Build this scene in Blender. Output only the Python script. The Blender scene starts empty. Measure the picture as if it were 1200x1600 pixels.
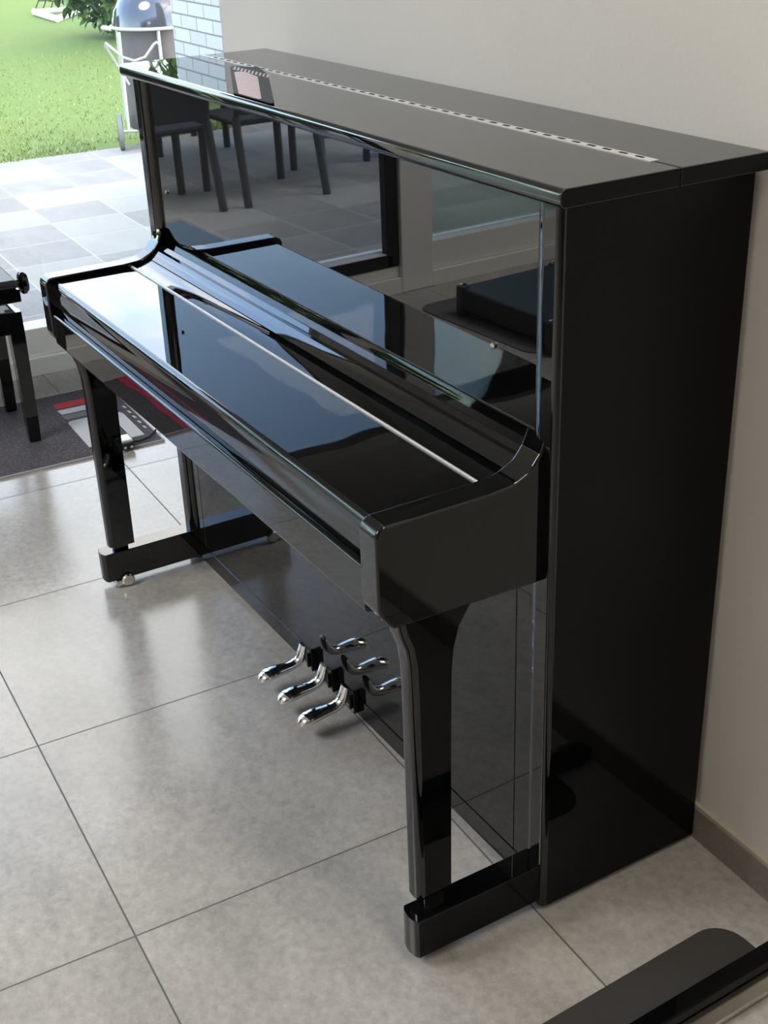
import bpy, bmesh, math, random
from mathutils import Vector, Matrix
random.seed(7)
C = bpy.context.scene.collection
PI = math.pi

# ------------------------------------------------------------------ materials
def newmat(name):
    m = bpy.data.materials.new(name); m.use_nodes = True
    nt = m.node_tree
    return m, nt, nt.nodes['Principled BSDF']

def setp(b, **k):
    for a, v in k.items():
        b.inputs[a.replace('_', ' ')].default_value = v

def simple(name, col, rough=.5, metal=0., bump=0., bscale=40., var=0., ior=1.5, spec=None, coat=0.):
    m, nt, b = newmat(name)
    setp(b, Base_Color=(*col, 1), Roughness=rough, Metallic=metal, IOR=ior)
    if coat: b.inputs['Coat Weight'].default_value = coat; b.inputs['Coat Roughness'].default_value = .03
    tc = nt.nodes.new('ShaderNodeTexCoord')
    n = nt.nodes.new('ShaderNodeTexNoise'); n.inputs['Scale'].default_value = bscale; n.inputs['Detail'].default_value = 4
    nt.links.new(tc.outputs['Object'], n.inputs['Vector'])
    if bump:
        bp = nt.nodes.new('ShaderNodeBump'); bp.inputs['Strength'].default_value = bump; bp.inputs['Distance'].default_value = .002
        nt.links.new(n.outputs['Fac'], bp.inputs['Height']); nt.links.new(bp.outputs['Normal'], b.inputs['Normal'])
    if var:
        mx = nt.nodes.new('ShaderNodeMix'); mx.data_type = 'RGBA'
        mx.inputs[6].default_value = (*[c * (1 - var) for c in col], 1)
        mx.inputs[7].default_value = (*[min(1, c * (1 + var)) for c in col], 1)
        nt.links.new(n.outputs['Fac'], mx.inputs[0]); nt.links.new(mx.outputs[2], b.inputs['Base Color'])
    return m

def lacquer(name, ior=1.64, wave=0.):
    m, nt, b = newmat(name)
    setp(b, Base_Color=(.0025, .0028, .003, 1), Roughness=.012, IOR=ior)
    if wave:
        tc = nt.nodes.new('ShaderNodeTexCoord')
        mp = nt.nodes.new('ShaderNodeMapping'); mp.inputs['Scale'].default_value = (1, 1, 1)
        n = nt.nodes.new('ShaderNodeTexNoise'); n.inputs['Scale'].default_value = 5; n.inputs['Detail'].default_value = 1
        bp = nt.nodes.new('ShaderNodeBump'); bp.inputs['Strength'].default_value = 1; bp.inputs['Distance'].default_value = wave
        nt.links.new(tc.outputs['Object'], mp.inputs[0]); nt.links.new(mp.outputs[0], n.inputs['Vector'])
        nt.links.new(n.outputs['Fac'], bp.inputs['Height']); nt.links.new(bp.outputs['Normal'], b.inputs['Normal'])
    return m

def math_node(nt, op, a, b=None, c=None):
    n = nt.nodes.new('ShaderNodeMath'); n.operation = op
    for i, v in enumerate((a, b, c)):
        if v is None: continue
        if isinstance(v, (int, float)): n.inputs[i].default_value = v
        else: nt.links.new(v, n.inputs[i])
    return n.outputs[0]

def ramp(nt, fac, stops):
    r = nt.nodes.new('ShaderNodeValToRGB')
    while len(r.color_ramp.elements) < len(stops): r.color_ramp.elements.new(.5)
    for e, (p, c) in zip(r.color_ramp.elements, stops):
        e.position = p; e.color = (*c, 1) if len(c) == 3 else c
    nt.links.new(fac, r.inputs[0]); return r.outputs['Color']

def mixc(nt, f, a, b, mode='MIX'):
    mx = nt.nodes.new('ShaderNodeMix'); mx.data_type = 'RGBA'; mx.blend_type = mode
    for i, v in ((0, f), (6, a), (7, b)):
        if isinstance(v, (int, float)): mx.inputs[i].default_value = v
        elif isinstance(v, tuple): mx.inputs[i].default_value = (*v, 1)
        else: nt.links.new(v, mx.inputs[i])
    return mx.outputs[2]

def noise(nt, vec, scale, detail=4, rough=.5):
    n = nt.nodes.new('ShaderNodeTexNoise')
    n.inputs['Scale'].default_value = scale; n.inputs['Detail'].default_value = detail; n.inputs['Roughness'].default_value = rough
    nt.links.new(vec, n.inputs['Vector']); return n.outputs['Fac']

def tile_mat(name, T, ox, oy, gw, base, var, grout, rough, spots=True, tilevar=.06, bump=.35, grout_rough=.7, cream=0., bdist=.0004):
    m, nt, b = newmat(name)
    tc = nt.nodes.new('ShaderNodeTexCoord'); P = tc.outputs['Object']
    sx = nt.nodes.new('ShaderNodeSeparateXYZ'); nt.links.new(P, sx.inputs[0])
    u = math_node(nt, 'DIVIDE', math_node(nt, 'SUBTRACT', sx.outputs[0], ox), T)
    v = math_node(nt, 'DIVIDE', math_node(nt, 'SUBTRACT', sx.outputs[1], oy), T)
    def edge(a):
        f = math_node(nt, 'FRACT', math_node(nt, 'ADD', a, 100.5))
        return math_node(nt, 'ABSOLUTE', math_node(nt, 'SUBTRACT', f, .5))
    e = math_node(nt, 'MINIMUM', edge(u), edge(v))
    g = math_node(nt, 'LESS_THAN', e, gw / T / 2)
    cb = nt.nodes.new('ShaderNodeCombineXYZ')
    nt.links.new(math_node(nt, 'FLOOR', u), cb.inputs[0]); nt.links.new(math_node(nt, 'FLOOR', v), cb.inputs[1])
    wn = nt.nodes.new('ShaderNodeTexWhiteNoise'); wn.noise_dimensions = '3D'; nt.links.new(cb.outputs[0], wn.inputs['Vector'])
    off = nt.nodes.new('ShaderNodeVectorMath'); off.operation = 'MULTIPLY_ADD'
    nt.links.new(wn.outputs['Color'], off.inputs[0]); off.inputs[1].default_value = (9, 9, 9); nt.links.new(P, off.inputs[2])
    Q = off.outputs[0]
    mp = nt.nodes.new('ShaderNodeMapping'); mp.inputs['Scale'].default_value = (1, 1.8, 1); nt.links.new(Q, mp.inputs[0])
    n1 = noise(nt, mp.outputs[0], 3.2, 7, .62)
    n2 = noise(nt, Q, 60, 6, .7)
    n3 = noise(nt, Q, 260, 2, .5)
    lo = tuple(c * (1 - var) for c in base); hi = tuple(min(1, c * (1 + var)) for c in base)
    col = ramp(nt, n1, [(.3, lo), (.7, hi)])
    col = mixc(nt, .55, col, ramp(nt, n2, [(.3, (.35, .35, .35)), (.7, (.65, .65, .65))]), 'OVERLAY')
    tv = math_node(nt, 'MULTIPLY_ADD', wn.outputs['Value'], 2 * tilevar, 1 - tilevar)
    tvc = nt.nodes.new('ShaderNodeCombineXYZ')
    for i in range(3): nt.links.new(tv, tvc.inputs[i])
    col = mixc(nt, 1., col, tvc.outputs[0], 'MULTIPLY')
    if cream:
        col = mixc(nt, math_node(nt, 'MULTIPLY', math_node(nt, 'GREATER_THAN', wn.outputs['Value'], .55), cream), col, (.32, .31, .26))
    if spots:
        pits = math_node(nt, 'GREATER_THAN', n3, .68)
        col = mixc(nt, math_node(nt, 'MULTIPLY', pits, .25), col, (.75, .75, .73))
    col = mixc(nt, g, col, grout)
    nt.links.new(col, b.inputs['Base Color'])
    r = math_node(nt, 'MULTIPLY_ADD', n2, .25, rough - .12)
    r = math_node(nt, 'MAXIMUM', r, math_node(nt, 'MULTIPLY', g, grout_rough))
    nt.links.new(r, b.inputs['Roughness'])
    h = math_node(nt, 'ADD', math_node(nt, 'MULTIPLY', n2, .6), math_node(nt, 'MULTIPLY', n3, .35))
    h = math_node(nt, 'SUBTRACT', h, math_node(nt, 'MULTIPLY', g, 1.2))
    bp = nt.nodes.new('ShaderNodeBump'); bp.inputs['Strength'].default_value = bump; bp.inputs['Distance'].default_value = bdist
    nt.links.new(h, bp.inputs['Height']); nt.links.new(bp.outputs['Normal'], b.inputs['Normal'])
    return m

BLACK = lacquer('black_lacquer')
BLACK_MIRROR = lacquer('black_lacquer_mirror', ior=1.95); BLACK_LID = lacquer('black_lacquer_lid', ior=1.95)
BLACK_SIDE = lacquer('black_lacquer_side', ior=1.24); BLACK_ARM = lacquer('black_lacquer_arm', ior=1.45)
BLACK_W = lacquer('black_lacquer_soft_wave', ior=1.52, wave=.0006)
SATIN = simple('black_satin', (.006, .006, .007), .35, bump=.1)
CHROME = simple('chrome', (.86, .87, .88), .06, 1.)
NICKEL = simple('nickel', (.85, .85, .84), .22, 1.)
RUBBER = simple('dark_rubber', (.012, .012, .013), .6, bump=.3)
LEATHER = simple('black_leather', (.012, .013, .016), .38, bump=.35, bscale=220)
WHITE_PVC = simple('white_window_frame', (.88, .88, .86), .3, bump=.05)
GASKET = simple('black_gasket', (.008, .009, .01), .5)
CEIL = simple('ceiling_paint', (.8, .79, .77), .9, bump=.1)
CHARCOAL = simple('charcoal_metal', (.028, .030, .035), .45, bump=.2)
WEAVE = simple('charcoal_weave', (.02, .021, .025), .65, bump=.8, bscale=160)
ENAMEL = simple('dark_enamel', (.035, .037, .045), .12, ior=1.5, bump=.12, bscale=14, var=.35, coat=.6)
STEELPALE = simple('pale_aluminium', (.62, .61, .58), .35, .7)
SHEET = simple('brown_grey_sheet', (.10, .085, .08), .45, bump=.1, var=.25, bscale=7)
GREYMAT = simple('grey_felt', (.15, .15, .175), .9, bump=.6, bscale=500, var=.15)
NAVY = simple('dark_blue_grey_vinyl', (.010, .012, .022), .45, bump=.35, bscale=260)
PLASTIC_W = simple('white_plastic', (.8, .8, .78), .3)
WOOD = simple('ochre_wood', (.30, .17, .05), .4, bump=.2, var=.25, bscale=9)
PINK = simple('pale_pink_reflection', (.72, .56, .62), .4, var=.18, bscale=28)  # pink tone of the reflection built on the lid
BARK = simple('bark', (.10, .07, .045), .9, bump=.8, bscale=30, var=.3)
GOALW = simple('white_goal_tube', (.85, .85, .85), .4)
FELTDARK = simple('hinge_gap', (.006, .006, .006), .7)

# wall paint
def wall_mat(name, col, sc=2.2):
    m, nt, b = newmat(name)
    tc = nt.nodes.new('ShaderNodeTexCoord'); P = tc.outputs['Object']
    n1 = noise(nt, P, sc, 5, .6); n2 = noise(nt, P, 90, 5, .6)
    lo = tuple(c * .95 for c in col)
    nt.links.new(ramp(nt, n1, [(.3, lo), (.7, col)]), b.inputs['Base Color'])
    b.inputs['Roughness'].default_value = .75
    bp = nt.nodes.new('ShaderNodeBump'); bp.inputs['Strength'].default_value = .25; bp.inputs['Distance'].default_value = .002
    nt.links.new(n2, bp.inputs['Height']); nt.links.new(bp.outputs['Normal'], b.inputs['Normal'])
    return m
WALL = wall_mat('back_wall_paint', (.82, .805, .775))
WALLD = wall_mat('side_wall_paint', (.66, .63, .58)); WALLR = wall_mat('right_wall_paint', (.16, .12, .08))
TILE = tile_mat('grey_stone_tile', .5988, -.2908, -.942, .0032, (.44, .425, .405), .16, (.12, .12, .115), .21)
BASETILE = tile_mat('baseboard_tile', .5988, -.2908, -9.3, .003, (.24, .22, .20), .25, (.10, .10, .10), .4)
PAVER = tile_mat('patio_paver', .382, -4.65, -.03, .009, (.225, .212, .19), .14, (.33, .32, .28), .75, spots=False, tilevar=.14, cream=.35, bdist=.0015)

# painted brick on a wall facing -y
def brick_mat():
    m, nt, b = newmat('white_painted_brick')
    tc = nt.nodes.new('ShaderNodeTexCoord')
    sx = nt.nodes.new('ShaderNodeSeparateXYZ'); nt.links.new(tc.outputs['Object'], sx.inputs[0])
    cb = nt.nodes.new('ShaderNodeCombineXYZ'); nt.links.new(sx.outputs[0], cb.inputs[0]); nt.links.new(sx.outputs[2], cb.inputs[1])
    br = nt.nodes.new('ShaderNodeTexBrick'); nt.links.new(cb.outputs[0], br.inputs['Vector'])
    br.inputs['Scale'].default_value = 1; br.inputs['Brick Width'].default_value = .235; br.inputs['Row Height'].default_value = .073
    br.inputs['Mortar Size'].default_value = .0045; br.inputs['Mortar Smooth'].default_value = .3
    br.inputs['Color1'].default_value = (.42, .41, .385, 1); br.inputs['Color2'].default_value = (.37, .36, .34, 1); br.inputs['Mortar'].default_value = (.17, .145, .12, 1)
    nt.links.new(br.outputs['Color'], b.inputs['Base Color']); b.inputs['Roughness'].default_value = .7
    bp = nt.nodes.new('ShaderNodeBump'); bp.inputs['Strength'].default_value = .8; bp.inputs['Distance'].default_value = .006; bp.invert = True
    nt.links.new(br.outputs['Fac'], bp.inputs['Height']); nt.links.new(bp.outputs['Normal'], b.inputs['Normal'])
    return m
BRICK = brick_mat()

def lawn_mat():
    m, nt, b = newmat('sunny_lawn')
    tc = nt.nodes.new('ShaderNodeTexCoord'); P = tc.outputs['Object']
    mp = nt.nodes.new('ShaderNodeMapping'); mp.inputs['Scale'].default_value = (3, 1, 1); nt.links.new(P, mp.inputs[0])
    n1 = noise(nt, P, .7, 5, .6); n2 = noise(nt, mp.outputs[0], 26, 6, .75)
    c1 = ramp(nt, n2, [(.32, (.05, .10, .012)), (.5, (.105, .165, .025)), (.68, (.20, .235, .065))])
    c2 = ramp(nt, n1, [(.35, (.9, .95, .8)), (.65, (1.0, .93, .75))])
    col = mixc(nt, 1., c1, c2, 'MULTIPLY')
    nt.links.new(col, b.inputs['Base Color']); b.inputs['Roughness'].default_value = .9
    bp = nt.nodes.new('ShaderNodeBump'); bp.inputs['Strength'].default_value = .6; bp.inputs['Distance'].default_value = .03
    nt.links.new(n2, bp.inputs['Height']); nt.links.new(bp.outputs['Normal'], b.inputs['Normal'])
    return m
LAWN = lawn_mat()

def leaf_mat(name, a, b_):
    m, nt, b = newmat(name)
    gi = nt.nodes.new('ShaderNodeNewGeometry')
    col = ramp(nt, gi.outputs['Random Per Island'], [(0, a), (1, b_)])
    nt.links.new(col, b.inputs['Base Color']); b.inputs['Roughness'].default_value = .4
    return m
LEAF = leaf_mat('glossy_leaf', (.03, .075, .012), (.14, .23, .06))
BLADE = leaf_mat('grass_blade', (.11, .18, .03), (.24, .28, .08))

def mat_pile():
    m, nt, b = newmat('charcoal_mat_pile')
    tc = nt.nodes.new('ShaderNodeTexCoord'); P = tc.outputs['Object']
    n1 = noise(nt, P, 190, 4, .75); n2 = noise(nt, P, 6, 4, .6)
    c = ramp(nt, n1, [(.3, (.040, .034, .042)), (.55, (.10, .088, .102)), (.70, (.32, .30, .32))])
    c = mixc(nt, .35, c, ramp(nt, n2, [(.3, (.35, .35, .35)), (.7, (.62, .62, .62))]), 'OVERLAY')
    nt.links.new(c, b.inputs['Base Color']); b.inputs['Roughness'].default_value = .95
    bp = nt.nodes.new('ShaderNodeBump'); bp.inputs['Strength'].default_value = .9; bp.inputs['Distance'].default_value = .003
    nt.links.new(n1, bp.inputs['Height']); nt.links.new(bp.outputs['Normal'], b.inputs['Normal'])
    return m
MATPILE = mat_pile()
def print_mat(name, col):
    return simple(name, col, .9, bump=.8, bscale=260, var=.18)
P_RED = print_mat('print_red', (.62, .04, .045)); P_WHITE = print_mat('print_white', (.68, .68, .70))
P_GREY = print_mat('print_grey', (.22, .21, .23)); P_CRIM = print_mat('print_crimson', (.55, .03, .10))

def glass(name, tint=(1, 1, 1), ior=1.5):
    m = bpy.data.materials.new(name); m.use_nodes = True; nt = m.node_tree
    nt.nodes.clear()
    o = nt.nodes.new('ShaderNodeOutputMaterial'); mx = nt.nodes.new('ShaderNodeMixShader')
    tr = nt.nodes.new('ShaderNodeBsdfTransparent'); tr.inputs[0].default_value = (*tint, 1)
    gl = nt.nodes.new('ShaderNodeBsdfGlossy'); gl.inputs['Roughness'].default_value = 0
    fr = nt.nodes.new('ShaderNodeFresnel'); fr.inputs[0].default_value = ior
    nt.links.new(fr.outputs[0], mx.inputs[0]); nt.links.new(tr.outputs[0], mx.inputs[1]); nt.links.new(gl.outputs[0], mx.inputs[2])
    nt.links.new(mx.outputs[0], o.inputs[0]); return m
GLASS = glass('clear_glass', (.97, .985, .98)); GLASS_G = glass('green_tinted_glass', (.84, .90, .84))

# ------------------------------------------------------------------ mesh helpers
def finish(name, bm, mats, parent=None, smooth=30, wn=True, loc=None):
    bmesh.ops.recalc_face_normals(bm, faces=bm.faces[:])
    me = bpy.data.meshes.new(name); bm.to_mesh(me); bm.free()
    if not isinstance(mats, (list, tuple)): mats = [mats]
    for m in mats: me.materials.append(m)
    for p in me.polygons: p.use_smooth = smooth > 0
    if smooth: me.set_sharp_from_angle(angle=math.radians(smooth))
    o = bpy.data.objects.new(name, me); C.objects.link(o)
    if parent: o.parent = parent
    if loc: o.location = loc
    if wn and smooth:
        w = o.modifiers.new('weighted', 'WEIGHTED_NORMAL'); w.keep_sharp = True; w.weight = 100
    return o

def tag(o, label=None, cat=None, group=None, kind=None):
    if label: o['label'] = label
    if cat: o['category'] = cat
    if group: o['group'] = group
    if kind: o['kind'] = kind
    return o
def thing(name, label, cat, loc=(0, 0, 0), rz=0, group=None):
    o = bpy.data.objects.new(name, None); C.objects.link(o); o.empty_display_size = .1
    o.location = loc; o.rotation_euler = (0, 0, rz)
    return tag(o, label, cat, group)
def struct(name, bm, m, label=None, **k):
    o = finish(name, bm, m, **k); o['kind'] = 'structure'
    if label: o['label'] = label
    return o
def copy_tree(o, parent=None):
    c = o.copy(); C.objects.link(c); c.parent = parent
    for ch in [x for x in C.objects if x.parent == o]: copy_tree(ch, c)
    return c

def box(bm, x0, x1, y0, y1, z0, z1, r=0, seg=3, mi=0):
    v = [bm.verts.new(p) for p in ((x0, y0, z0), (x1, y0, z0), (x1, y1, z0), (x0, y1, z0), (x0, y0, z1), (x1, y0, z1), (x1, y1, z1), (x0, y1, z1))]
    fs = [bm.faces.new([v[i] for i in f]) for f in ((0, 3, 2, 1), (4, 5, 6, 7), (0, 1, 5, 4), (1, 2, 6, 5), (2, 3, 7, 6), (3, 0, 4, 7))]
    for f in fs: f.material_index = mi
    if r:
        es = list({e for f in fs for e in f.edges})
        bmesh.ops.bevel(bm, geom=es, offset=r, segments=seg, affect='EDGES', profile=.5, clamp_overlap=True)
    return fs
def nb(*a, **k):
    bm = bmesh.new(); box(bm, *a, **k); return bm

def fillet(pts, seg=6):
    """pts: list of (a,b,r) closed polygon -> rounded list of (a,b)"""
    out = []; n = len(pts)
    for i in range(n):
        a, b, r = pts[i]; p = Vector((a, b))
        if r <= 0: out.append((a, b)); continue
        q0 = Vector(pts[i - 1][:2]); q1 = Vector(pts[(i + 1) % n][:2])
        d0 = (q0 - p).normalized(); d1 = (q1 - p).normalized()
        ang = d0.angle(d1)
        t = r / math.tan(ang / 2); t = min(t, (q0 - p).length * .49, (q1 - p).length * .49); r2 = t * math.tan(ang / 2)
        c = p + (d0 + d1).normalized() * (r2 / math.sin(ang / 2))
        s = p + d0 * t; e = p + d1 * t
        va = s - c; vb = e - c; tot = va.angle_signed(vb)
        for k in range(seg + 1):
            w = -tot * k / seg
            x = va.x * math.cos(w) - va.y * math.sin(w); y = va.x * math.sin(w) + va.y * math.cos(w)
            out.append((c.x + x, c.y + y))
    return out

def prism(bm, poly, a0, a1, axis='x', r=0, seg=3, mi=0):
    """extrude a 2-D polygon: axis x -> poly is (y,z); axis z -> poly is (x,y); axis y -> poly is (x,z)"""
    def mk(p, a):
        return {'x': (a, p[0], p[1]), 'y': (p[0], a, p[1]), 'z': (p[0], p[1], a)}[axis]
    A = [bm.verts.new(mk(p, a0)) for p in poly]; B = [bm.verts.new(mk(p, a1)) for p in poly]
    n = len(poly); fs = []
    fa = bm.faces.new(A); fb = bm.faces.new(B[::-1])
    for i in range(n): fs.append(bm.faces.new((A[i], B[i], B[(i + 1) % n], A[(i + 1) % n])))
    for f in fs + [fa, fb]: f.material_index = mi
    bmesh.ops.recalc_face_normals(bm, faces=fs + [fa, fb])
    if r:
        es = list({e for f in (fa, fb) for e in f.edges})
        bmesh.ops.bevel(bm, geom=es, offset=r, segments=seg, affect='EDGES', profile=.5, clamp_overlap=True)

def tube(bm, pts, r, n=10, mi=0, closed=False, caps=True):
    pts = [Vector(p) for p in pts]; rings = []
    N = len(pts)
    prev = None
    for i, p in enumerate(pts):
        if closed: t = pts[(i + 1) % N] - pts[i - 1]
        else: t = pts[min(i + 1, N - 1)] - pts[max(i - 1, 0)]
        t.normalize()
        if prev is None:
            a = Vector((0, 0, 1)) if abs(t.z) < .9 else Vector((1, 0, 0))
            u = t.cross(a).normalized()
        else:
            u = (prev - t * prev.dot(t)).normalized()
        prev = u; w = t.cross(u)
        rr = r[i] if isinstance(r, (list, tuple)) else r
        rings.append([bm.verts.new(p + (u * math.cos(2 * PI * k / n) + w * math.sin(2 * PI * k / n)) * rr) for k in range(n)])
    M = N if closed else N - 1
    for i in range(M):
        a, b = rings[i], rings[(i + 1) % N]
        for k in range(n):
            f = bm.faces.new((a[k], a[(k + 1) % n], b[(k + 1) % n], b[k])); f.material_index = mi
    if caps and not closed:
        bm.faces.new(rings[0][::-1]).material_index = mi; bm.faces.new(rings[-1]).material_index = mi

def lathe(bm, prof, cx=0, cy=0, n=32, mi=0, axis='z', cz=0):
    rings = []
    for (r, z) in prof:
        ring = []
        for k in range(n):
            a = 2 * PI * k / n; x = r * math.cos(a); y = r * math.sin(a)
            if axis == 'z': co = (cx + x, cy + y, cz + z)
            elif axis == 'y': co = (cx + x, cy + z, cz + y)
            else: co = (cx + z, cy + x, cz + y)
            ring.append(bm.verts.new(co))
        rings.append(ring)
    for a, b in zip(rings, rings[1:]):
        for k in range(n):
            f = bm.faces.new((a[k], a[(k + 1) % n], b[(k + 1) % n], b[k])); f.material_index = mi
    if prof[0][0] > 1e-5: bm.faces.new(rings[0][::-1]).material_index = mi
    if prof[-1][0] > 1e-5: bm.faces.new(rings[-1]).material_index = mi
    bmesh.ops.remove_doubles(bm, verts=bm.verts[:], dist=1e-6)

# ------------------------------------------------------------------ room
X0, X1, Y0, YB, ZC = -3.05, 3.3, -5.0, 0.0, 2.62
YA = 1.36     # depth of the alcove beyond the wall end
XW = -1.925   # free end of the back wall
struct('floor', nb(X0 - .03, X1 + .1, Y0 - .1, YA + .1, -.08, 0), TILE, smooth=0)
struct('ceiling', nb(X0 - .1, X1 + .2, Y0 - .2, YA + .2, ZC, ZC + .1), CEIL, smooth=0)
struct('wall_back', nb(XW, X1 + .1, .008, .15, 0, ZC), WALL, smooth=0)
struct('wall_alcove', nb(XW, XW + .12, .15, YA, 0, ZC), WALL, smooth=0)
struct('wall_alcove_end', nb(X0, XW + .12, YA, YA + .12, 0, ZC), WALL, smooth=0)
struct('wall_right', nb(X1, X1 + .15, Y0, .008, 0, ZC), WALLR, smooth=0)
struct('wall_front', nb(X0, X1 + .15, Y0 - .15, Y0, 0, ZC), WALLD, smooth=0)
bm = bmesh.new()   # lintel above the window front, and a strip of wall at the far left end
box(bm, X0 - .12, X0, Y0, YA + .12, 2.25, ZC); box(bm, X0 - .12, X0, Y0 - .15, Y0 + .25, 0, 2.25)
struct('wall_left', bm, WALL, smooth=0)
struct('baseboard_back', nb(XW, X1, -.002, .008, 0, .066, r=.001, seg=2), BASETILE, smooth=0)
bm = nb(XW, X1, 0, .0078, .066, .072)
struct('trim_1', bm, simple('sealant_strip', (.50, .45, .38), .7), smooth=0)

def frame_box(*a, **k):
    return nb(*a, **k)
# window 1: the large clear pane; window 2: green tinted pane beside it
YM0, YM1 = -2.185, -2.03      # mullion
def window(name, y0, y1, gl, sill_top, gasket, label):
    root = bpy.data.objects.new(name, None); C.objects.link(root); root['kind'] = 'structure'; root['label'] = label
    root.location = (X0, (y0 + y1) / 2, 0)
    L = Vector(root.location)
    def q(x0, x1, a0, a1, z0, z1, r=.004):
        return nb(x0 - L.x, x1 - L.x, a0 - L.y, a1 - L.y, z0, z1, r=r, seg=2)
    bm = bmesh.new()
    bx = lambda x0, x1, a0, a1, z0, z1: box(bm, x0 - L.x, x1 - L.x, a0 - L.y, a1 - L.y, z0, z1, r=.004, seg=2)
    bx(X0 - .09, X0 + .008, y0, y1, .065, sill_top); bx(X0 - .09, X0 - .0, y0, y1, 2.19, 2.25)
    finish('window_frame', bm, WHITE_PVC, root)
    g = finish('glass_pane', q(X0 - .055, X0 - .049, y0, y1, sill_top - .01, 2.2, r=0), gl, root, smooth=0)
    if gasket:
        bm = bmesh.new()
        bx(X0 - .03, X0 + .013, gasket[0], gasket[1], sill_top - .055, sill_top - .003)
        bx(X0 - .03, X0 + .013, gasket[0] - .028, gasket[0] + .03, sill_top - .055, 2.2)
        finish('gasket', bm, GASKET, root)
    return root
window('window_1', YM1, YA, GLASS, .166, (YM1 + .028, -.95), 'large clear garden window with low white frame')
window('window_2', -4.0, YM0, GLASS_G, .183, None, 'green tinted window pane beyond the white mullion')
window('window_3', Y0 + .25, -4.1, GLASS, .183, None, 'clear window pane at the front end of the window wall')
struct('trim_2', nb(X0 - .09, X0 + .03, YM0, YM1, 0, 2.25, r=.006, seg=3), WHITE_PVC)
struct('trim_3', nb(X0 - .09, X0 + .0, -4.1, -4.0, 0, 2.25, r=.006, seg=3), WHITE_PVC)
struct('trim_4', nb(X0 - .06, X0 + .028, YM1, YA, 0, .0645, r=.003, seg=2), WHITE_PVC)
struct('trim_5', nb(X0 - .06, X0 + .028, Y0 + .25, YM0, 0, .0645, r=.003, seg=2), WHITE_PVC)
# wooden door in the right wall, behind the camera
root = bpy.data.objects.new('door_1', None); C.objects.link(root); root['kind'] = 'structure'
bm = bmesh.new(); box(bm, X1 - .03, X1 - .001, -4.6, -3.6, 0, 2.1, r=.004, seg=2)
finish('door_leaf', bm, WOOD, root)
bm = bmesh.new(); box(bm, X1 - .04, X1 - .001, -4.68, -4.601, 0, 2.18); box(bm, X1 - .04, X1 - .001, -3.599, -3.52, 0, 2.18); box(bm, X1 - .04, X1 - .001, -4.601, -3.599, 2.101, 2.18)
finish('door_frame', bm, WHITE_PVC, root, smooth=0)

# ------------------------------------------------------------------ outdoors
struct('trim_6', nb(-7.22, X0 - .09, -9, 6, -.12, -.05), PAVER, 'grey and cream square patio pavers', smooth=0)
bm = bmesh.new(); N = 60
gv = [[bm.verts.new((-60 + 52.8 * i / N, -26 + 52 * j / N, -.062)) for j in range(N + 1)] for i in range(N + 1)]
for i in range(N):
    for j in range(N): bm.faces.new((gv[i][j], gv[i + 1][j], gv[i + 1][j + 1], gv[i][j + 1]))
tag(finish('lawn', bm, LAWN, wn=False), 'bright green lawn beyond the patio pavers', 'lawn', kind='stuff')
bm = bmesh.new()
for k in range(26000):
    u = random.random() ** 1.6
    x = -7.5 - 5.2 * u if k % 3 else -7.19 - .3 * random.random(); y = random.uniform(-1.6, 3.2) if k % 3 == 1 else random.uniform(-4.5, 1.2)
    h = random.uniform(.012, .035); w = random.uniform(.002, .0045); a = random.uniform(0, PI)
    dx, dy = math.cos(a) * w, math.sin(a) * w; lx, ly = random.uniform(-.025, .025), random.uniform(-.025, .025)
    bm.faces.new([bm.verts.new(p) for p in ((x - dx, y - dy, -.062), (x + dx, y + dy, -.062), (x + lx, y + ly, -.062 + h))])
me = bpy.data.meshes.new('grass_blades'); bm.to_mesh(me); bm.free(); me.materials.append(BLADE)
o = bpy.data.objects.new('grass_blades', me); C.objects.link(o); tag(o, 'short grass blades along the edge of the lawn', 'grass', kind='stuff')

bm = bmesh.new(); box(bm, -6.02, X0 - .12, 1.36, 1.75, -.1, 2.7)
struct('wall_outside', bm, BRICK, 'white painted brick garden wall', smooth=0)

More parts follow.
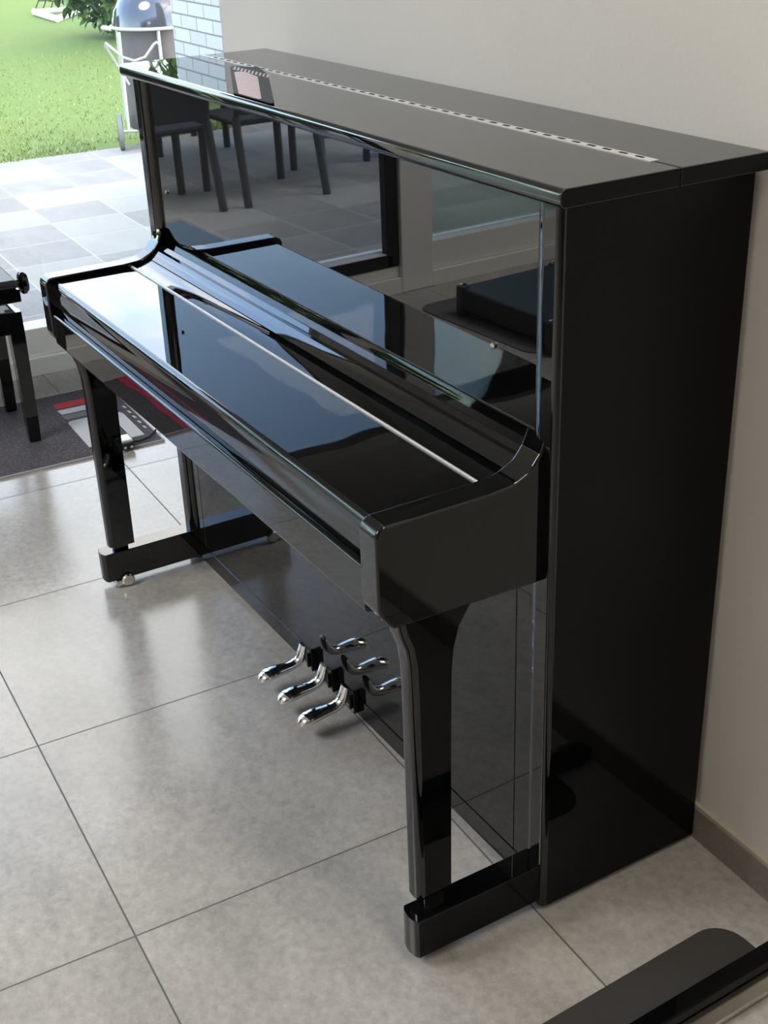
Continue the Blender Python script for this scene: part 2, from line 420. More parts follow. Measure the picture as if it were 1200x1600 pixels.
def leaves(bm, pts, s0, s1):
    for p in pts:
        p = Vector(p); s = random.uniform(s0, s1)
        M = Matrix.Rotation(random.uniform(0, 2 * PI), 3, 'Z') @ Matrix.Rotation(random.uniform(-1.1, 1.1), 3, 'X') @ Matrix.Rotation(random.uniform(-.5, .5), 3, 'Y')
        prof = [(0, 0, 0), (.3 * s, .35 * s, .04 * s), (.22 * s, .75 * s, 0), (0, 1.05 * s, -.1 * s), (-.22 * s, .75 * s, 0), (-.3 * s, .35 * s, .04 * s)]
        v = [bm.verts.new(p + M @ Vector(q)) for q in prof]
        bm.faces.new((v[0], v[1], v[2], v[3])); bm.faces.new((v[0], v[3], v[4], v[5]))
def shrub(name, label, cx, cy, rx, ry, h, n, s0, s1, base=0.0, z0=-.058):
    root = thing(name, label, 'tree' if 'tree' in name else 'shrub', (cx, cy, z0))
    bm = bmesh.new(); pts = []
    for k in range(n):
        a = random.uniform(0, 2 * PI); t = random.uniform(-1, 1); r = random.uniform(.75, 1.0) * (1 + .12 * math.sin(5 * a + 3 * t))
        c = math.sqrt(max(0, 1 - abs(t) ** 2.6))
        pts.append((rx * r * c * math.cos(a), ry * r * c * math.sin(a), base + (h - base) * (t * .5 + .5) * (.95 + .1 * math.sin(4 * a))))
    leaves(bm, pts, s0, s1)
    me = bpy.data.meshes.new('foliage'); bm.to_mesh(me); bm.free(); me.materials.append(LEAF)
    f = bpy.data.objects.new('foliage', me); C.objects.link(f); f.parent = root; f['kind'] = 'stuff'
    bm = bmesh.new()
    for k in range(5):
        a = k * 1.3; q = (math.cos(a) * rx * .5, math.sin(a) * ry * .5)
        tube(bm, [(0, 0, 0), (q[0] * .3, q[1] * .3, h * .35), (q[0], q[1], h * .8)], [.06 * h / 2, .04 * h / 2, .012 * h / 2], 6)
    finish('trunk', bm, BARK, root, wn=False)
    return root
shrub('ivy_shrub', 'dense green leafy shrub at the lawn behind the kettle barbecue', -13.6, 4.0, .95, 1.2, 2.2, 7500, .09, .17)
shrub('garden_tree', 'tall leafy tree standing behind the brick wall', -11.5, 4.6, 1.5, 1.5, 4.4, 5000, .12, .2, base=2.2)
for i, (x, y, r, h, lab) in enumerate(((-32, 15, 4.6, 7.5, 'broad distant tree behind the lawn near the brick wall'), (-34, 3.2, 5.2, 7, 'broad distant tree straight across the lawn'), (-31, -8.5, 4.6, 6.5, 'broad distant tree across the lawn past the patio table'), (-30, -19.5, 4.6, 7, 'broad distant tree at the far front end of the lawn'))):
    shrub('garden_tree', lab, x, y, r, r, h, 2600, .6, 1.1, base=.3)

# football goal far on the lawn
g = thing('football_goal', 'small white football goal with dark net on the lawn beside the shrub', 'goal', (-17.2, 3.6, -.045), 0)
bm = bmesh.new()
def gp(x, y, z): return (x, y, z)
tube(bm, [(0, -.15, .03), (1.25, -.2, .03), (.25, .45, .03), (.1, .5, 1.1)], .045, 8)
tube(bm, [(0, -.15, .03), (.15, .75, .03), (.15, .75, 1.1), (.1, .3, 1.15)], .035, 8)
finish('goal_frame', bm, GOALW, g, wn=False)
bm = bmesh.new()
for k in range(9):
    t = k / 8
    tube(bm, [(0, -.15 + .9 * t, .03), (.12, .45 + .3 * t, 1.1)], .008, 4)
    tube(bm, [(.12 * t, -.15 + .6 * t, .03 + 1.07 * t), (.15, .75, .03 + 1.07 * t)], .008, 4)
n_ = finish('net', bm, RUBBER, g, wn=False); n_['kind'] = 'stuff'

# kettle grill
kx, ky = -7.15, 1.655
g = thing('kettle_barbecue', 'dark kettle barbecue with pale rim on wheels beside the brick wall', 'barbecue', (kx, ky, -.05), -.3)
R_ = .285
bm = bmesh.new(); lathe(bm, [(R_, .765), (R_ * .985, .80), (R_ * .93, .86), (R_ * .80, .925), (R_ * .6, .97), (R_ * .35, .995), (0.001, 1.003)], n=40); finish('lid', bm, ENAMEL, g, smooth=60, wn=False)
bm = bmesh.new(); tube(bm, [(R_ * 1.02 * math.cos(a), R_ * 1.02 * math.sin(a), .755) for a in [2 * PI * k / 40 for k in range(40)]], .011, 8, closed=True); finish('rim', bm, STEELPALE, g, wn=False)
bm = bmesh.new(); tube(bm, [(-.02, -.07, .99), (-.02, -.065, 1.035), (-.02, .065, 1.035), (-.02, .07, .99)], .011, 8); h_ = finish('lid_handle', bm, STEELPALE, g, wn=False)
bm = bmesh.new(); tube(bm, [(.0, -R_, .745), (.0, -R_ - .055, .755), (.03, -R_ - .06, .755), (.05, -R_, .745)], .013, 8); finish('side_handle', bm, STEELPALE, g, wn=False)
bm = bmesh.new(); lathe(bm, [(.0005, .12), (.235, .12), (.245, .13), (.25, .738), (.23, .74)], n=40); finish('cabinet', bm, SHEET, g, wn=False)
for (sx, sy) in ((.255, .0), (.20, -.245), (-.22, -.25)):
    bm = bmesh.new(); tube(bm, [(sx, sy, .74), (sx * 1.05, sy * 1.05, .05 if sx > .21 else .14)], .012, 8); finish('leg', bm, STEELPALE, g, wn=False)
bm = bmesh.new()   # wire tool holder
tube(bm, [(.20, -.22, .42), (.24, -.34, .67), (.25, -.335, .685), (.27, -.30, .655), (.29, -.24, .60), (.30, -.17, .575), (.31, -.10, .595), (.31, -.04, .665), (.31, -.02, .68), (.305, -.005, .665), (.29, .0, .46)], .009, 8)
finish('tool_holder', bm, STEELPALE, g, wn=False)
for sy in (-.31, .29):
    bm = bmesh.new(); lathe(bm, [(.10, -.018), (.115, -.014), (.115, .014), (.10, .018), (.04, .019), (.04, -.019), (.10, -.018)], cx=.12, cy=sy, cz=.115, axis='y', n=24); w_ = finish('wheel', bm, simple('grey_wheel_rubber', (.16, .165, .16), .7, bump=.5, bscale=60), g, wn=False)
bm = bmesh.new(); tube(bm, [(.12, -.31, .115), (.12, .29, .115)], .01, 8); finish('axle', bm, STEELPALE, g, wn=False)

# patio table and chairs
def patio_chair():
    g = thing('patio_chair', 'x', 'chair')
    bm = bmesh.new(); box(bm, -.22, .23, -.235, .235, .41, .44, r=.012, seg=3); finish('seat', bm, WEAVE, g)
    bm = bmesh.new(); prism(bm, fillet([(-.235, .47, 0), (.235, .47, 0), (.235, .92, .07), (-.235, .92, .07)]), .225, .25, 'x', r=.008)
    for v in bm.verts: v.co.x += max(0, v.co.z - .44) * .18
    finish('backrest', bm, WEAVE, g)
    for sy in (-1, 1):
        bm = bmesh.new(); tube(bm, [(.24, sy * .235, .46), (.25, sy * .238, .38), (.33, sy * .245, 0)], .023, 10); finish('leg', bm, CHARCOAL, g, wn=False)
        bm = bmesh.new(); tube(bm, [(-.20, sy * .235, .65), (-.205, sy * .238, .38), (-.20, sy * .24, 0)], .023, 10); finish('leg', bm, CHARCOAL, g, wn=False)
        bm = bmesh.new(); tube(bm, [(-.22, sy * .24, .64), (.0, sy * .245, .665), (.27, sy * .24, .66)], .016, 8); finish('armrest', bm, CHARCOAL, g, wn=False)
        bm = bmesh.new(); tube(bm, [(.24, sy * .235, .44), (.33, sy * .235, .93)], .014, 8); finish('back_post', bm, CHARCOAL, g, wn=False)
    return g
pc = patio_chair(); first = True
for (x, y, rz, lab) in ((-5.32, -1.93, 0, 'charcoal woven patio chair on the house side of the table, nearest the barbecue end'),
                        (-5.30, -2.56, 0, 'charcoal woven patio chair on the house side of the table, second from the barbecue end'),
                        (-5.42, -3.18, .15, 'charcoal woven patio chair on the house side of the table, third from the barbecue end'),
                        (-6.80, -2.05, PI, 'charcoal woven patio chair on the lawn side of the table, nearest the barbecue end'),
                        (-6.80, -2.75, PI, 'charcoal woven patio chair on the lawn side of the table, middle one'),
                        (-6.18, -1.35, PI / 2, 'charcoal woven patio chair at the short end of the table')):
    o = pc if first else copy_tree(pc); first = False
    o.location = (x, y, -.05); o.rotation_euler = (0, 0, rz); o['label'] = lab; o['group'] = 'patio chairs round the garden table'
g = thing('patio_table', 'long charcoal patio table with four square legs on the pavers', 'table', (-6.04, -2.75, -.05))
bm = bmesh.new(); box(bm, -.5, .5, -1.05, 1.05, .72, .75, r=.006, seg=2); finish('tabletop', bm, CHARCOAL, g)
for sx in (-1, 1):
    for sy in (-1, 1):
        bm = nb(sx * .42 - .06, sx * .42 + .06, sy * .92 - .06, sy * .92 + .06, 0, .72, r=.004, seg=2); finish('leg', bm, CHARCOAL, g)

# ------------------------------------------------------------------ the piano (its own frame, turned 1.8 degrees to the wall)
pn = thing('upright_piano', 'glossy black upright piano with closed key lid against the white wall', 'piano', (0, 0, 0), .0315)
PL = -1.5
S = -.339
ZT = 1.179
def part(name, bm, m=BLACK, parent=None, **k):
    return finish(name, bm, m, parent or pn, **k)

def outward(bm, x):
    for f in bm.faces:
        f.normal_update()
        if abs(f.normal.x) > .999 and abs(f.calc_center_median().x - x) < .002: f.material_index = 1
# side panels: plan polygon with rounded front corners
for s in (0, 1):
    mx = (lambda x: x) if s == 0 else (lambda x: PL - x)
    bm = bmesh.new()
    poly = fillet([(mx(0), 0 - .003, .003), (mx(-.052), -.003, .001), (mx(-.062), S, .032), (mx(0), S, .010)], 6)
    prism(bm, poly, .011, ZT, 'z')
    for f in bm.faces:
        f.normal_update()
        if abs(f.normal.x) > .999 and abs(f.calc_center_median().x - mx(0)) < .002: f.material_index = 1
    part('side_panel', bm, [BLACK, BLACK_SIDE])
    # arm (cheek)
    bm = bmesh.new()
    arm = fillet([(S + .004, .628, 0), (-.591, .633, .010), (-.613, .664, .025), (-.613, .794, .018), (-.43, .795, .08), (-.392, .798, .05), (-.362, .812, .03), (-.346, .832, .02), (S + .003, .855, 0), (S + .004, .84, 0)], 5)
    prism(bm, arm, mx(-.0205), mx(-.066), 'x', r=.011, seg=5)
    outward(bm, mx(-.0205)); part('arm', bm, [BLACK, BLACK_ARM])
    # stile beside the lower panel
    bm = bmesh.new(); box(bm, *sorted((mx(-.056), mx(-.0985))), -.3255, -.29, .058, .64, r=.0018, seg=3)
    part('stile', bm)
    # leg
    bm = bmesh.new()
    leg = [(-.580, .635), (-.574, .605), (-.565, .580), (-.5605, .55), (-.559, .50), (-.558, .113), (-.497, .113), (-.4935, .40), (-.491, .52), (-.487, .562), (-.478, .595), (-.462, .62), (-.450, .635)]
    prism(bm, leg, mx(-.030), mx(-.068), 'x')
    fe = []
    for e in bm.edges:
        a, b = e.verts
        if abs(a.co.x - b.co.x) < 1e-5 and a.co.y < -.55 and b.co.y < -.55 and abs(a.co.z - b.co.z) > .01: fe.append((e, a.co.x))
    outer = [e for e, x in fe]
    bmesh.ops.bevel(bm, geom=outer, offset=.013, segments=5, affect='EDGES', profile=.5)
    outward(bm, mx(-.030)); part('leg', bm, [BLACK, BLACK_SIDE], smooth=40)
    # toe block
    bm = bmesh.new()
    tx0, tx1 = (-.008, -.054) if s == 0 else (-.013, -.062)
    xs = [mx(tx0 + (tx1 - tx0) * k / 10) for k in range(11)]
    fr = [(x, -.566 - .013 * math.sqrt(max(0, 1 - ((k - 5) / 5.6) ** 2))) for k, x in enumerate(xs)]
    prism(bm, [(mx(tx0), -.05)] + fr + [(mx(tx1), -.05)] if s == 0 else [(mx(tx0), -.05)] + fr + [(mx(tx1), -.05)], .02, .096, 'z', r=.002, seg=2)
    outward(bm, mx(tx0)); part('toe_block', bm, [BLACK, BLACK_SIDE])
    bm = nb(*sorted((mx(-.027), mx(-.077 if s else -.05))), -.552, -.502, .0958, .114, r=.003, seg=2) if False else nb(*sorted((mx(-.034), mx(-.052))), -.545, -.508, .0958, .1135, r=.002, seg=2)
    part('leg_socket', bm)
    for cy_ in (-.525, -.20):
        ccx = mx(-.050)
        bm = bmesh.new(); lathe(bm, [(.013, -.010), (.0165, -.006), (.0165, .006), (.013, .010), (.0005, .010)], cx=ccx + (.012 if s == 0 else -.012) * -1, cy=cy_, cz=.0166, axis='x', n=20)
        lathe(bm, [(.0005, -.010), (.013, -.010)], cx=ccx + (.012 if s == 0 else -.012) * -1, cy=cy_, cz=.0166, axis='x', n=20)
        box(bm, *sorted((mx(-.036), mx(-.068))), cy_ - .03, cy_ - .004, .005, .0215, r=.003, seg=2)
        part('caster', bm, NICKEL, wn=False)

# lids
bm = bmesh.new(); prism(bm, fillet([(-.356, ZT + .0005, .008), (-.1625, ZT + .0005, .001), (-.1625, 1.2042, .002), (-.356, 1.2042, .009)], 5), PL - .021, .021, 'x', r=.008, seg=5)
outward(bm, .021); part('front_lid', bm, [BLACK_LID, BLACK_SIDE])
bm = bmesh.new(); prism(bm, fillet([(-.1605, ZT + .0005, .001), (-.001, ZT + .0005, .004), (-.001, 1.2042, .004), (-.1605, 1.2042, .002)], 4), PL - .021, .021, 'x', r=.008, seg=5)
outward(bm, .021); part('rear_lid', bm, [BLACK_LID, BLACK_SIDE])
# lid hinge: long silver strip with dark gaps between the knuckles
bm = bmesh.new(); hx0, hx1 = -1.47, -.030
box(bm, hx0, hx1, -.1695, -.1540, 1.2040, 1.2055)
per = .0338; n_ = int((hx1 - hx0) / per)
for k in range(n_):
    a = hx0 + k * per
    box(bm, a + per * .52, a + per * .97, -.1640, -.1594, 1.2054, 1.2062, mi=1)
part('lid_hinge', bm, [simple('pale_hinge_metal', (.80, .80, .78), .5, .35), FELTDARK], wn=False)

# upper front panel and its lock screws
bm = bmesh.new(); box(bm, -1.441, -.059, -.3255, -.305, .818, ZT, r=.0025, seg=3)
fp = part('front_panel', bm, BLACK_MIRROR)
for x in (-1.398, -.161):
    bm = bmesh.new(); lathe(bm, [(.0045, 0), (.0050, .0015), (.0040, .0035), (.0015, .0040), (.0005, .002)], cx=x, cy=-.3256, cz=.946, axis='y', n=20)
    for v in bm.verts: v.co.y = -.3256 - (v.co.y + .3256)
    finish('screw', bm, NICKEL, fp, smooth=50, wn=False)
# rail below the panel and the hollow shelf that runs down to the key lid hinge
bm = bmesh.new()
prism(bm, fillet([(-.305, .80, 0), (-.305, .8225, 0), (-.336, .8225, .003), (-.345, .815, .004), (-.352, .8135, .0), (-.3575, .8078, 0), (-.3640, .8025, 0), (-.3712, .7983, 0), (-.3712, .785, 0)], 4), -1.440, -.0600, 'x')
part('music_shelf', bm)
bm = bmesh.new()
prism(bm, [(-.3730, .785), (-.3730, .7972), (-.381, .7938), (-.390, .7908), (-.400, .7885), (-.4105, .7872), (-.4105, .76), (-.3730, .76)], -1.436, -.064, 'x')
part('key_lid_rear', bm)
bm = bmesh.new(); box(bm, -1.434, -.066, -.4160, -.4108, .780, .7874)
for k in range(28):
    a = -1.434 + 1.368 * k / 28
    tube(bm, [(a + .0006, -.4134, .7872), (a + 1.368 / 28 - .0006, -.4134, .7872)], .0018, 8)
part('key_lid_hinge', bm, simple('pale_hinge_metal', (.78, .78, .76), .45, .5), wn=False)
# key lid: flat top that turns down at the front, its face very slightly bellied
face = [(-.5965 - .0016 * math.sin(PI * t), .768 - .050 * t) for t in [k / 8 for k in range(9)]]
rnd = [(-.5855 - .0115 * math.sin(a), .7735 + .0115 * math.cos(a)) for a in [PI / 2 * k / 7 for k in range(8)]]
bm = bmesh.new()
prism(bm, [(-.4165, .785)] + rnd + face + [(-.584, .718), (-.584, .765), (-.4165, .765)], -1.4335, -.0665, 'x')
part('key_lid', bm, BLACK_W, smooth=25)
bm = bmesh.new()
prism(bm, fillet([(-.585, .7165, 0), (-.5985, .7165, 0), (-.6085, .7165, .0095), (-.6085, .645, .007), (-.585, .639, 0)], 4), -1.4335, -.0665, 'x')
part('key_slip', bm, BLACK_W)
bm = nb(-1.4335, -.0665, -.584, -.33, .640, .70, r=.002, seg=2)
part('keybed', bm)
# lower front
bm = nb(-1.4005, -.0995, -.3255, -.305, .058, .639, r=.002, seg=3); part('lower_panel', bm)
bm = nb(-1.442, -.058, -.3262, -.05, .013, .0568, r=.0015, seg=3); part('bottom_rail', bm)
bm = nb(-1.44, -.06, -.06, -.005, .0575, ZT - .002); part('back_board', bm, SATIN, smooth=0)

# pedals
def pedal(x):
    bm = bmesh.new()
    # centre line (y,z), half width, half thickness
    st = [(-.350, .090, .0105, .0042), (-.3525, .078, .0112, .0060), (-.357, .064, .0115, .0075), (-.366, .053, .0115, .0082), (-.379, .048, .0115, .0082), (-.394, .047, .0120, .0080), (-.410, .0475, .0140, .0084), (-.426, .047, .0168, .0094), (-.441, .044, .0172, .0092), (-.451, .0405, .0145, .0075), (-.457, .0375, .0085, .0042)]
    rings = []; n = 16
    for i, (y, z, w, t) in enumerate(st):
        a = Vector((st[min(i + 1, len(st) - 1)][0] - st[max(i - 1, 0)][0], st[min(i + 1, len(st) - 1)][1] - st[max(i - 1, 0)][1])).normalized()
        nr = (-a.y, a.x)
        ring = []
        for k in range(n):
            th = 2 * PI * k / n
            cx = math.copysign(abs(math.cos(th)) ** .75, math.cos(th)); cz = math.copysign(abs(math.sin(th)) ** .75, math.sin(th))
            ring.append(bm.verts.new((x + 1.12 * w * cx, y + nr[0] * t * 1.15 * cz, z + nr[1] * t * 1.15 * cz)))
        rings.append(ring)
    for a, b in zip(rings, rings[1:]):
        for k in range(n): bm.faces.new((a[k], a[(k + 1) % n], b[(k + 1) % n], b[k]))
    bm.faces.new(rings[0]); bm.faces.new(rings[-1][::-1])
    p = part('pedal', bm, CHROME, smooth=60, wn=False)
    bm = bmesh.new(); box(bm, x + .001, x + .006, -.345, -.3264, .032, .066, r=.0015, seg=2); box(bm, x + .0075, x + .0115, -.338, -.3264, .022, .078, r=.001, seg=2)
    finish('pedal_bracket', bm, SATIN, p)
for x in (-.826, -.733, -.642): pedal(x)

# ------------------------------------------------------------------ lid reflection built as a thin pink plate (room frame through the piano transform)
RZ = Matrix.Rotation(.0315, 4, 'Z')
def onp(x, y, z): return RZ @ Vector((x, y, z))
cd = thing('lid_reflection', 'thin pale pink and black plate shaped as a reflection in the piano lid', 'reflection_patch', tuple(onp(-1.06, -.262, 1.2062)), .0315)
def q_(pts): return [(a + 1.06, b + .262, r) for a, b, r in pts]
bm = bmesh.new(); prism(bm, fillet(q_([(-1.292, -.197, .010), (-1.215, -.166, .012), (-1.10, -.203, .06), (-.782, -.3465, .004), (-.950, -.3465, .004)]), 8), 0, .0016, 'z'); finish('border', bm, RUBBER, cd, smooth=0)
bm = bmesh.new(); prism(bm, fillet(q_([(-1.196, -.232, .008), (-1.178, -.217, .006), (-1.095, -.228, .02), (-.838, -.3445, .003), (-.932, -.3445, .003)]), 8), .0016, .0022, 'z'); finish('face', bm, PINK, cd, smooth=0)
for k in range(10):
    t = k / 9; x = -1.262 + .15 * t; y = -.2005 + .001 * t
    bm = bmesh.new(); prism(bm, [(x + 1.06, y + .262), (x + 1.06 + .005, y + .262 + .002), (x + 1.06 + .040, y + .262 - .0175), (x + 1.06 + .035, y + .262 - .0195)], .0016, .0021, 'z'); finish('reflection_dash', bm, STEELPALE, cd, smooth=0)

# ------------------------------------------------------------------ bench
b = thing('piano_bench', 'black adjustable piano bench with round side knob on the charcoal mat', 'bench', (-2.59, -.745, .0065))
BX, BY = .165, .235
bm = bmesh.new(); box(bm, -BX - .012, BX + .012, -BY - .006, BY + .006, .488, .516, r=.012, seg=4); finish('cushion', bm, LEATHER, b)
bm = bmesh.new(); box(bm, -BX - .014, BX + .014, -BY - .008, BY + .008, .450, .488, r=.003, seg=2); finish('seat_frame', bm, BLACK, b)
bm = bmesh.new()
for a in ((-BX, BX, -BY, -BY + .02), (-BX, BX, BY - .02, BY), (-BX, -BX + .02, -BY + .02, BY - .02), (BX - .02, BX, -BY + .02, BY - .02)):
    box(bm, a[0], a[1], a[2], a[3], .352, .418, r=.002, seg=2)
finish('apron', bm, BLACK, b)
for sy in (-.12, .12):
    bm = bmesh.new()
    for sx in (-1, 1):
        tube(bm, [(-sx * .13, sy + sx * .006, .39), (sx * .13, sy + sx * .006, .455)], .007, 8)
    finish('scissor_mechanism', bm, NICKEL, b, wn=False)
for sx in (-1, 1):
    for sy in (-1, 1):
        bm = bmesh.new(); x, y = sx * (BX - .017), sy * (BY - .018)
        t = .0215
        vs = []
        for z, tt in ((0, .017), (.07, .0185), (.352, .0215), (.419, .0215)):
            vs.append([bm.verts.new((x + q[0] * tt, y + q[1] * tt, z)) for q in ((-1, -1), (1, -1), (1, 1), (-1, 1))])
        for a_, b_ in zip(vs, vs[1:]):
            for k in range(4): bm.faces.new((a_[k], a_[(k + 1) % 4], b_[(k + 1) % 4], b_[k]))
        bm.faces.new(vs[0][::-1]); bm.faces.new(vs[-1])
        bmesh.ops.bevel(bm, geom=[e for e in bm.edges if abs(e.verts[0].co.z - e.verts[1].co.z) > .03], offset=.003, segments=2, affect='EDGES')
        finish('leg', bm, BLACK, b)
bm = bmesh.new()
kx_, ky_, kz_ = .085, BY + .026, .480
lathe(bm, [(.0005, -.02), (.012, -.02), (.012, 0), (.026, .001), (.034, .008), (.034, .018), (.027, .026), (.0005, .028)], cx=kx_, cy=ky_, cz=kz_, axis='y', n=28)
finish('knob', bm, BLACK, b, smooth=40, wn=False)

# ------------------------------------------------------------------ mat with printed marks
mt = thing('floor_mat', 'large charcoal pile mat with red and white print under the bench', 'mat', (-2.505, -.95, 0))
bm = nb(-.285, .285, -.76, .765, .0005, .0065, r=.001, seg=1); finish('mat_pile', bm, MATPILE, mt, smooth=0)
bm = bmesh.new()
ex = .287
for a in ((-ex, ex, -.763, -.758), (-ex, ex, .763, .768), (-ex, -ex + .005, -.758, .763), (ex - .005, ex, -.758, .763)): box(bm, a[0], a[1], a[2], a[3], .0004, .0068)
finish('edge_binding', bm, simple('pale_binding', (.45, .45, .46), .8), mt, smooth=0)
def flat(name, polys, m, z0=.0065, z1=.0073):
    bm = bmesh.new()
    for p in polys: prism(bm, [(x + 2.505, y + .95) for x, y in p], z0, z1, 'z')
    return finish(name, bm, m, mt, smooth=0)
YR, YL = -.222, -.400
flat('printed_stripe', [[(-2.703, YL), (-2.653, YL + .004), (-2.653, YR), (-2.703, YR)]], P_RED)['label'] = 'red printed stripe'
flat('printed_stripe', [[(-2.640, YL), (-2.598, YL + .004), (-2.598, YR), (-2.640, YR)]], P_WHITE)['label'] = 'white printed stripe'
flat('printed_stripe', [[(-2.588, YL), (-2.546, YL + .004), (-2.546, YR), (-2.588, YR)]], P_GREY)['label'] = 'grey printed stripe'
A = fillet([(-2.530, YL, .02), (-2.290, YL, .0), (-2.290, -.292, .02), (-2.450, -.292, 0), (-2.450, -.264, 0), (-2.290, -.264, 0), (-2.290, YR, .0), (-2.530, YR, .04)], 5)
flat('printed_emblem', [A], P_WHITE)
for k in range(5):
    x = -2.56 + .05 * k
    flat('printed_mark', [[(x, -.205), (x + .022, -.203), (x + .022, -.196), (x, -.199)]], P_WHITE)
flat('printed_band', [[(-2.785, -1.315), (-2.225, -1.315), (-2.225, -1.262), (-2.785, -1.262)]], P_CRIM)['label'] = 'crimson printed band'

# adapter with cable at the mat's corner
ad = thing('power_adapter', 'small white and black adapter box with cable at the mat corner', 'adapter', (-2.225, -.304, .0))
bm = nb(-.040, .010, -.019, .022, .0085, .034, r=.003, seg=3); finish('housing', bm, PLASTIC_W, ad)
bm = nb(.0102, .022, -.018, .021, .008, .028, r=.002, seg=2); f_ = finish('plug_face', bm, RUBBER, ad)
bm = bmesh.new()
for y in (-.009, .011): lathe(bm, [(.0045, 0), (.0045, .0025), (.0005, .003)], cx=.022, cy=y, cz=.016, axis='x', n=12)
finish('screw', bm, CHROME, f_, wn=False)
bm = bmesh.new(); tube(bm, [(-.015, .020, .014), (-.017, .05, .0105), (-.03, .085, .0105), (-.075, .125, .0105), (-.11, .17, .005), (-.15, .24, .004), (-.3, .3, .004)], .0028, 8)
finish('cable', bm, RUBBER, ad, wn=False)

# equipment case on a grey mat, in front of the windows (seen mirrored in the piano)
gm = finish('protective_mat', (lambda bm: (prism(bm, fillet([(-.36, -.30, .07), (.36, -.30, .07), (.36, .30, .07), (-.36, .30, .07)], 8), 0, .004, 'z'), bm)[1])(bmesh.new()), GREYMAT, smooth=0, loc=(-2.47, -2.27, .0005))
gm.rotation_euler = (0, 0, -.03)
tag(gm, 'rounded grey felt mat under the black equipment case by the windows', 'mat')
ec = thing('equipment_case', 'flat black case with protected corners on the grey felt mat', 'case', (-2.35, -2.30, .005), -.03)
bm = nb(-.29, .29, -.26, .26, .02, .115, r=.012, seg=3); finish('case_body', bm, NAVY, ec)
for sx in (-1, 1):
    for sy in (-1, 1):
        bm = nb(*sorted((sx * .255, sx * .297)), *sorted((sy * .225, sy * .267)), .0, .122, r=.008, seg=3)
        c_ = finish('corner_protector', bm, simple('grey_protector', (.06, .06, .065), .3), ec)
        bm = bmesh.new(); lathe(bm, [(.013, 0), (.013, .003), (.0005, .006)], cx=sx * .276, cy=sy * .246, cz=.122, n=10); finish('screw', bm, CHROME, c_, wn=False)

# bottom right: black and silver bar on a grey strip mat
sm = finish('runner_mat', (lambda bm: (prism(bm, fillet([(0, -1.5, .01), (.13, -1.5, .01), (.13, 0, .045), (0, 0, .05)], 8), 0, .003, 'z'), bm)[1])(bmesh.new()), simple('dark_grey_felt', (.042, .041, .039), .9, bump=.5, bscale=500), smooth=0, loc=(.176, -.098, .0005))
sm.rotation_euler = (0, 0, .065)
tag(sm, 'narrow dark grey mat with a rounded end on the tiles at the bottom right', 'mat')
sb = thing('stand_base', 'long black bar with polished silver side lying on the narrow mat', 'stand', (.289, -.085, .0036), .055)
bm = bmesh.new(); box(bm, -.020, .010, -1.45, .075, .0, .030, r=.003, seg=3); finish('bar', bm, BLACK_SIDE, sb)
bm = bmesh.new(); box(bm, .0105, .041, -1.45, .075, .0, .010, r=.002, seg=2); finish('side_rail', bm, simple('polished_silver', (.60, .56, .50), .16, 1., var=.25, bscale=14), sb)

# ------------------------------------------------------------------ world, lights
w = bpy.data.worlds.new('World'); bpy.context.scene.world = w; w.use_nodes = True
nt = w.node_tree; bg = nt.nodes['Background']
tc = nt.nodes.new('ShaderNodeTexCoord'); V = tc.outputs['Generated']
sky = nt.nodes.new('ShaderNodeTexSky'); sky.sky_type = 'NISHITA'; sky.sun_disc = False; sky.sun_elevation = math.radians(48); sky.sun_rotation = math.radians(60)
sky.air_density = 1.2; sky.dust_density = 1.0
sx = nt.nodes.new('ShaderNodeSeparateXYZ'); nt.links.new(V, sx.inputs[0])
mp = nt.nodes.new('ShaderNodeMapping'); mp.inputs['Scale'].default_value = (1.3, 1.3, 3.0); nt.links.new(V, mp.inputs[0])
cl = nt.nodes.new('ShaderNodeTexNoise'); cl.inputs['Scale'].default_value = 2.6; cl.inputs['Detail'].default_value = 8; cl.inputs['Roughness'].default_value = .58; cl.inputs['Distortion'].default_value = .3
nt.links.new(mp.outputs[0], cl.inputs['Vector'])
dt = nt.nodes.new('ShaderNodeVectorMath'); dt.operation = 'DOT_PRODUCT'; nt.links.new(V, dt.inputs[0]); dt.inputs[1].default_value = (-.15, .60, .12)
cf = ramp(nt, math_node(nt, 'MULTIPLY_ADD', dt.outputs['Value'], .40, cl.outputs['Fac']), [(.47, (0, 0, 0)), (.72, (1, 1, 1))])
blue = mixc(nt, .8, sky.outputs[0], (.07, .095, .17))
col = mixc(nt, cf, blue, (1.0, .96, .91))
nt.links.new(col, bg.inputs['Color']); bg.inputs['Strength'].default_value = 5.7

sun = bpy.data.lights.new('sun', 'SUN'); sun.energy = 3.4; sun.angle = math.radians(25); sun.color = (1, .95, .88)
so = bpy.data.objects.new('sun', sun); C.objects.link(so); so.rotation_euler = Vector((-.30, .50, -.8)).to_track_quat('-Z', 'Y').to_euler()

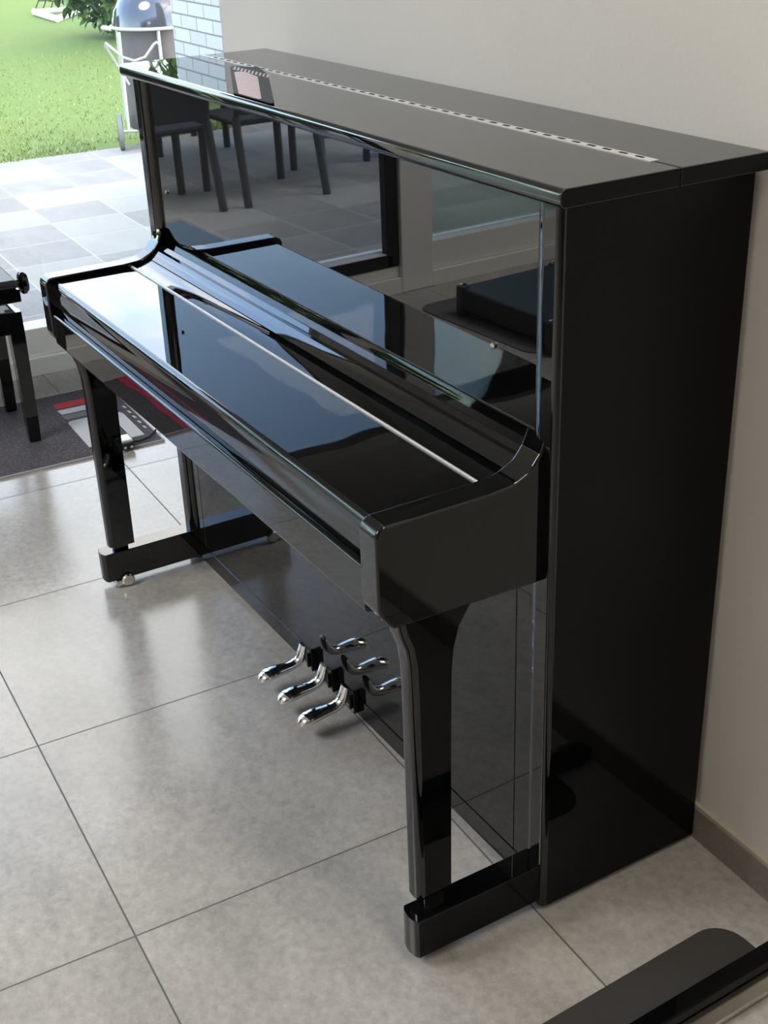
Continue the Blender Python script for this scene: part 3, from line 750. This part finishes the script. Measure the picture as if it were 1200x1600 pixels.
# flat fill panels added under the ceiling to brighten the room
def fill_panel(x, y, label, e, sx_, sy_, colr):
    g = thing('fill_light', label, 'fill light', (x, y, ZC - .0005), 0, None)
    bm = nb(-sx_ / 2 - .02, sx_ / 2 + .02, -sy_ / 2 - .02, sy_ / 2 + .02, -.04, 0, r=.004, seg=2); finish('housing', bm, PLASTIC_W, g)  # housing of the added fill panel
    l = bpy.data.lights.new('fill_panel_glow', 'AREA'); l.shape = 'RECTANGLE'; l.size = sx_; l.size_y = sy_; l.energy = e; l.color = colr
    o = bpy.data.objects.new('fill_panel_glow', l); C.objects.link(o); o.parent = g; o.location = (0, 0, -.045)
fill_panel(-1.3, -3.0, 'large flat added fill panel nearest the garden windows', 85, 1.5, 1.3, (1, .97, .93))
fill_panel(.6, -4.1, 'large flat added fill panel near the front wall', 8, 1.2, 1.2, (1, .93, .84))
fill_panel(1.1, -.32, 'narrow flat added fill panel close to the piano wall', 14, 1.6, .2, (1, .87, .73))

def portal(name, loc, rot, sx_, sy_):
    l = bpy.data.lights.new(name, 'AREA'); l.shape = 'RECTANGLE'; l.size = sx_; l.size_y = sy_; l.cycles.is_portal = True
    o = bpy.data.objects.new(name, l); C.objects.link(o); o.location = loc; o.rotation_euler = rot
portal('portal_left', (X0 - .14, (Y0 + .25 + YA) / 2, 1.2), (0, -PI / 2, 0), 2.1, YA - Y0 - .25)

# ------------------------------------------------------------------ camera
cam = bpy.data.cameras.new('camera'); co = bpy.data.objects.new('camera', cam); C.objects.link(co)
cam.sensor_fit = 'AUTO'; cam.sensor_width = 36; cam.lens = 1982.65 / 1600 * 36; cam.clip_start = .02; cam.clip_end = 300
F = Vector((-.78780503, .41807212, -.45230404)).normalized(); U = Vector((-.38072873, .24670293, .89116962)); Rr = F.cross(U).normalized(); U = Rr.cross(F)
M = Matrix((Rr, U, -F)).transposed().to_4x4(); M.translation = Vector((1.2957101, -1.28727931, 1.56113593)); co.matrix_world = M
sc = bpy.context.scene; sc.camera = co
sc.view_settings.view_transform = 'Standard'; sc.view_settings.look = 'None'; sc.view_settings.gamma = 1; sc.view_settings.use_curve_mapping = False
sc.view_settings.exposure = 0.12
sc.cycles.max_bounces = 12; sc.cycles.diffuse_bounces = 6; sc.cycles.glossy_bounces = 6; sc.cycles.transparent_max_bounces = 12
sc.cycles.caustics_reflective = False; sc.cycles.caustics_refractive = False; sc.cycles.sample_clamp_indirect = 8
sc.cycles.use_denoising = True
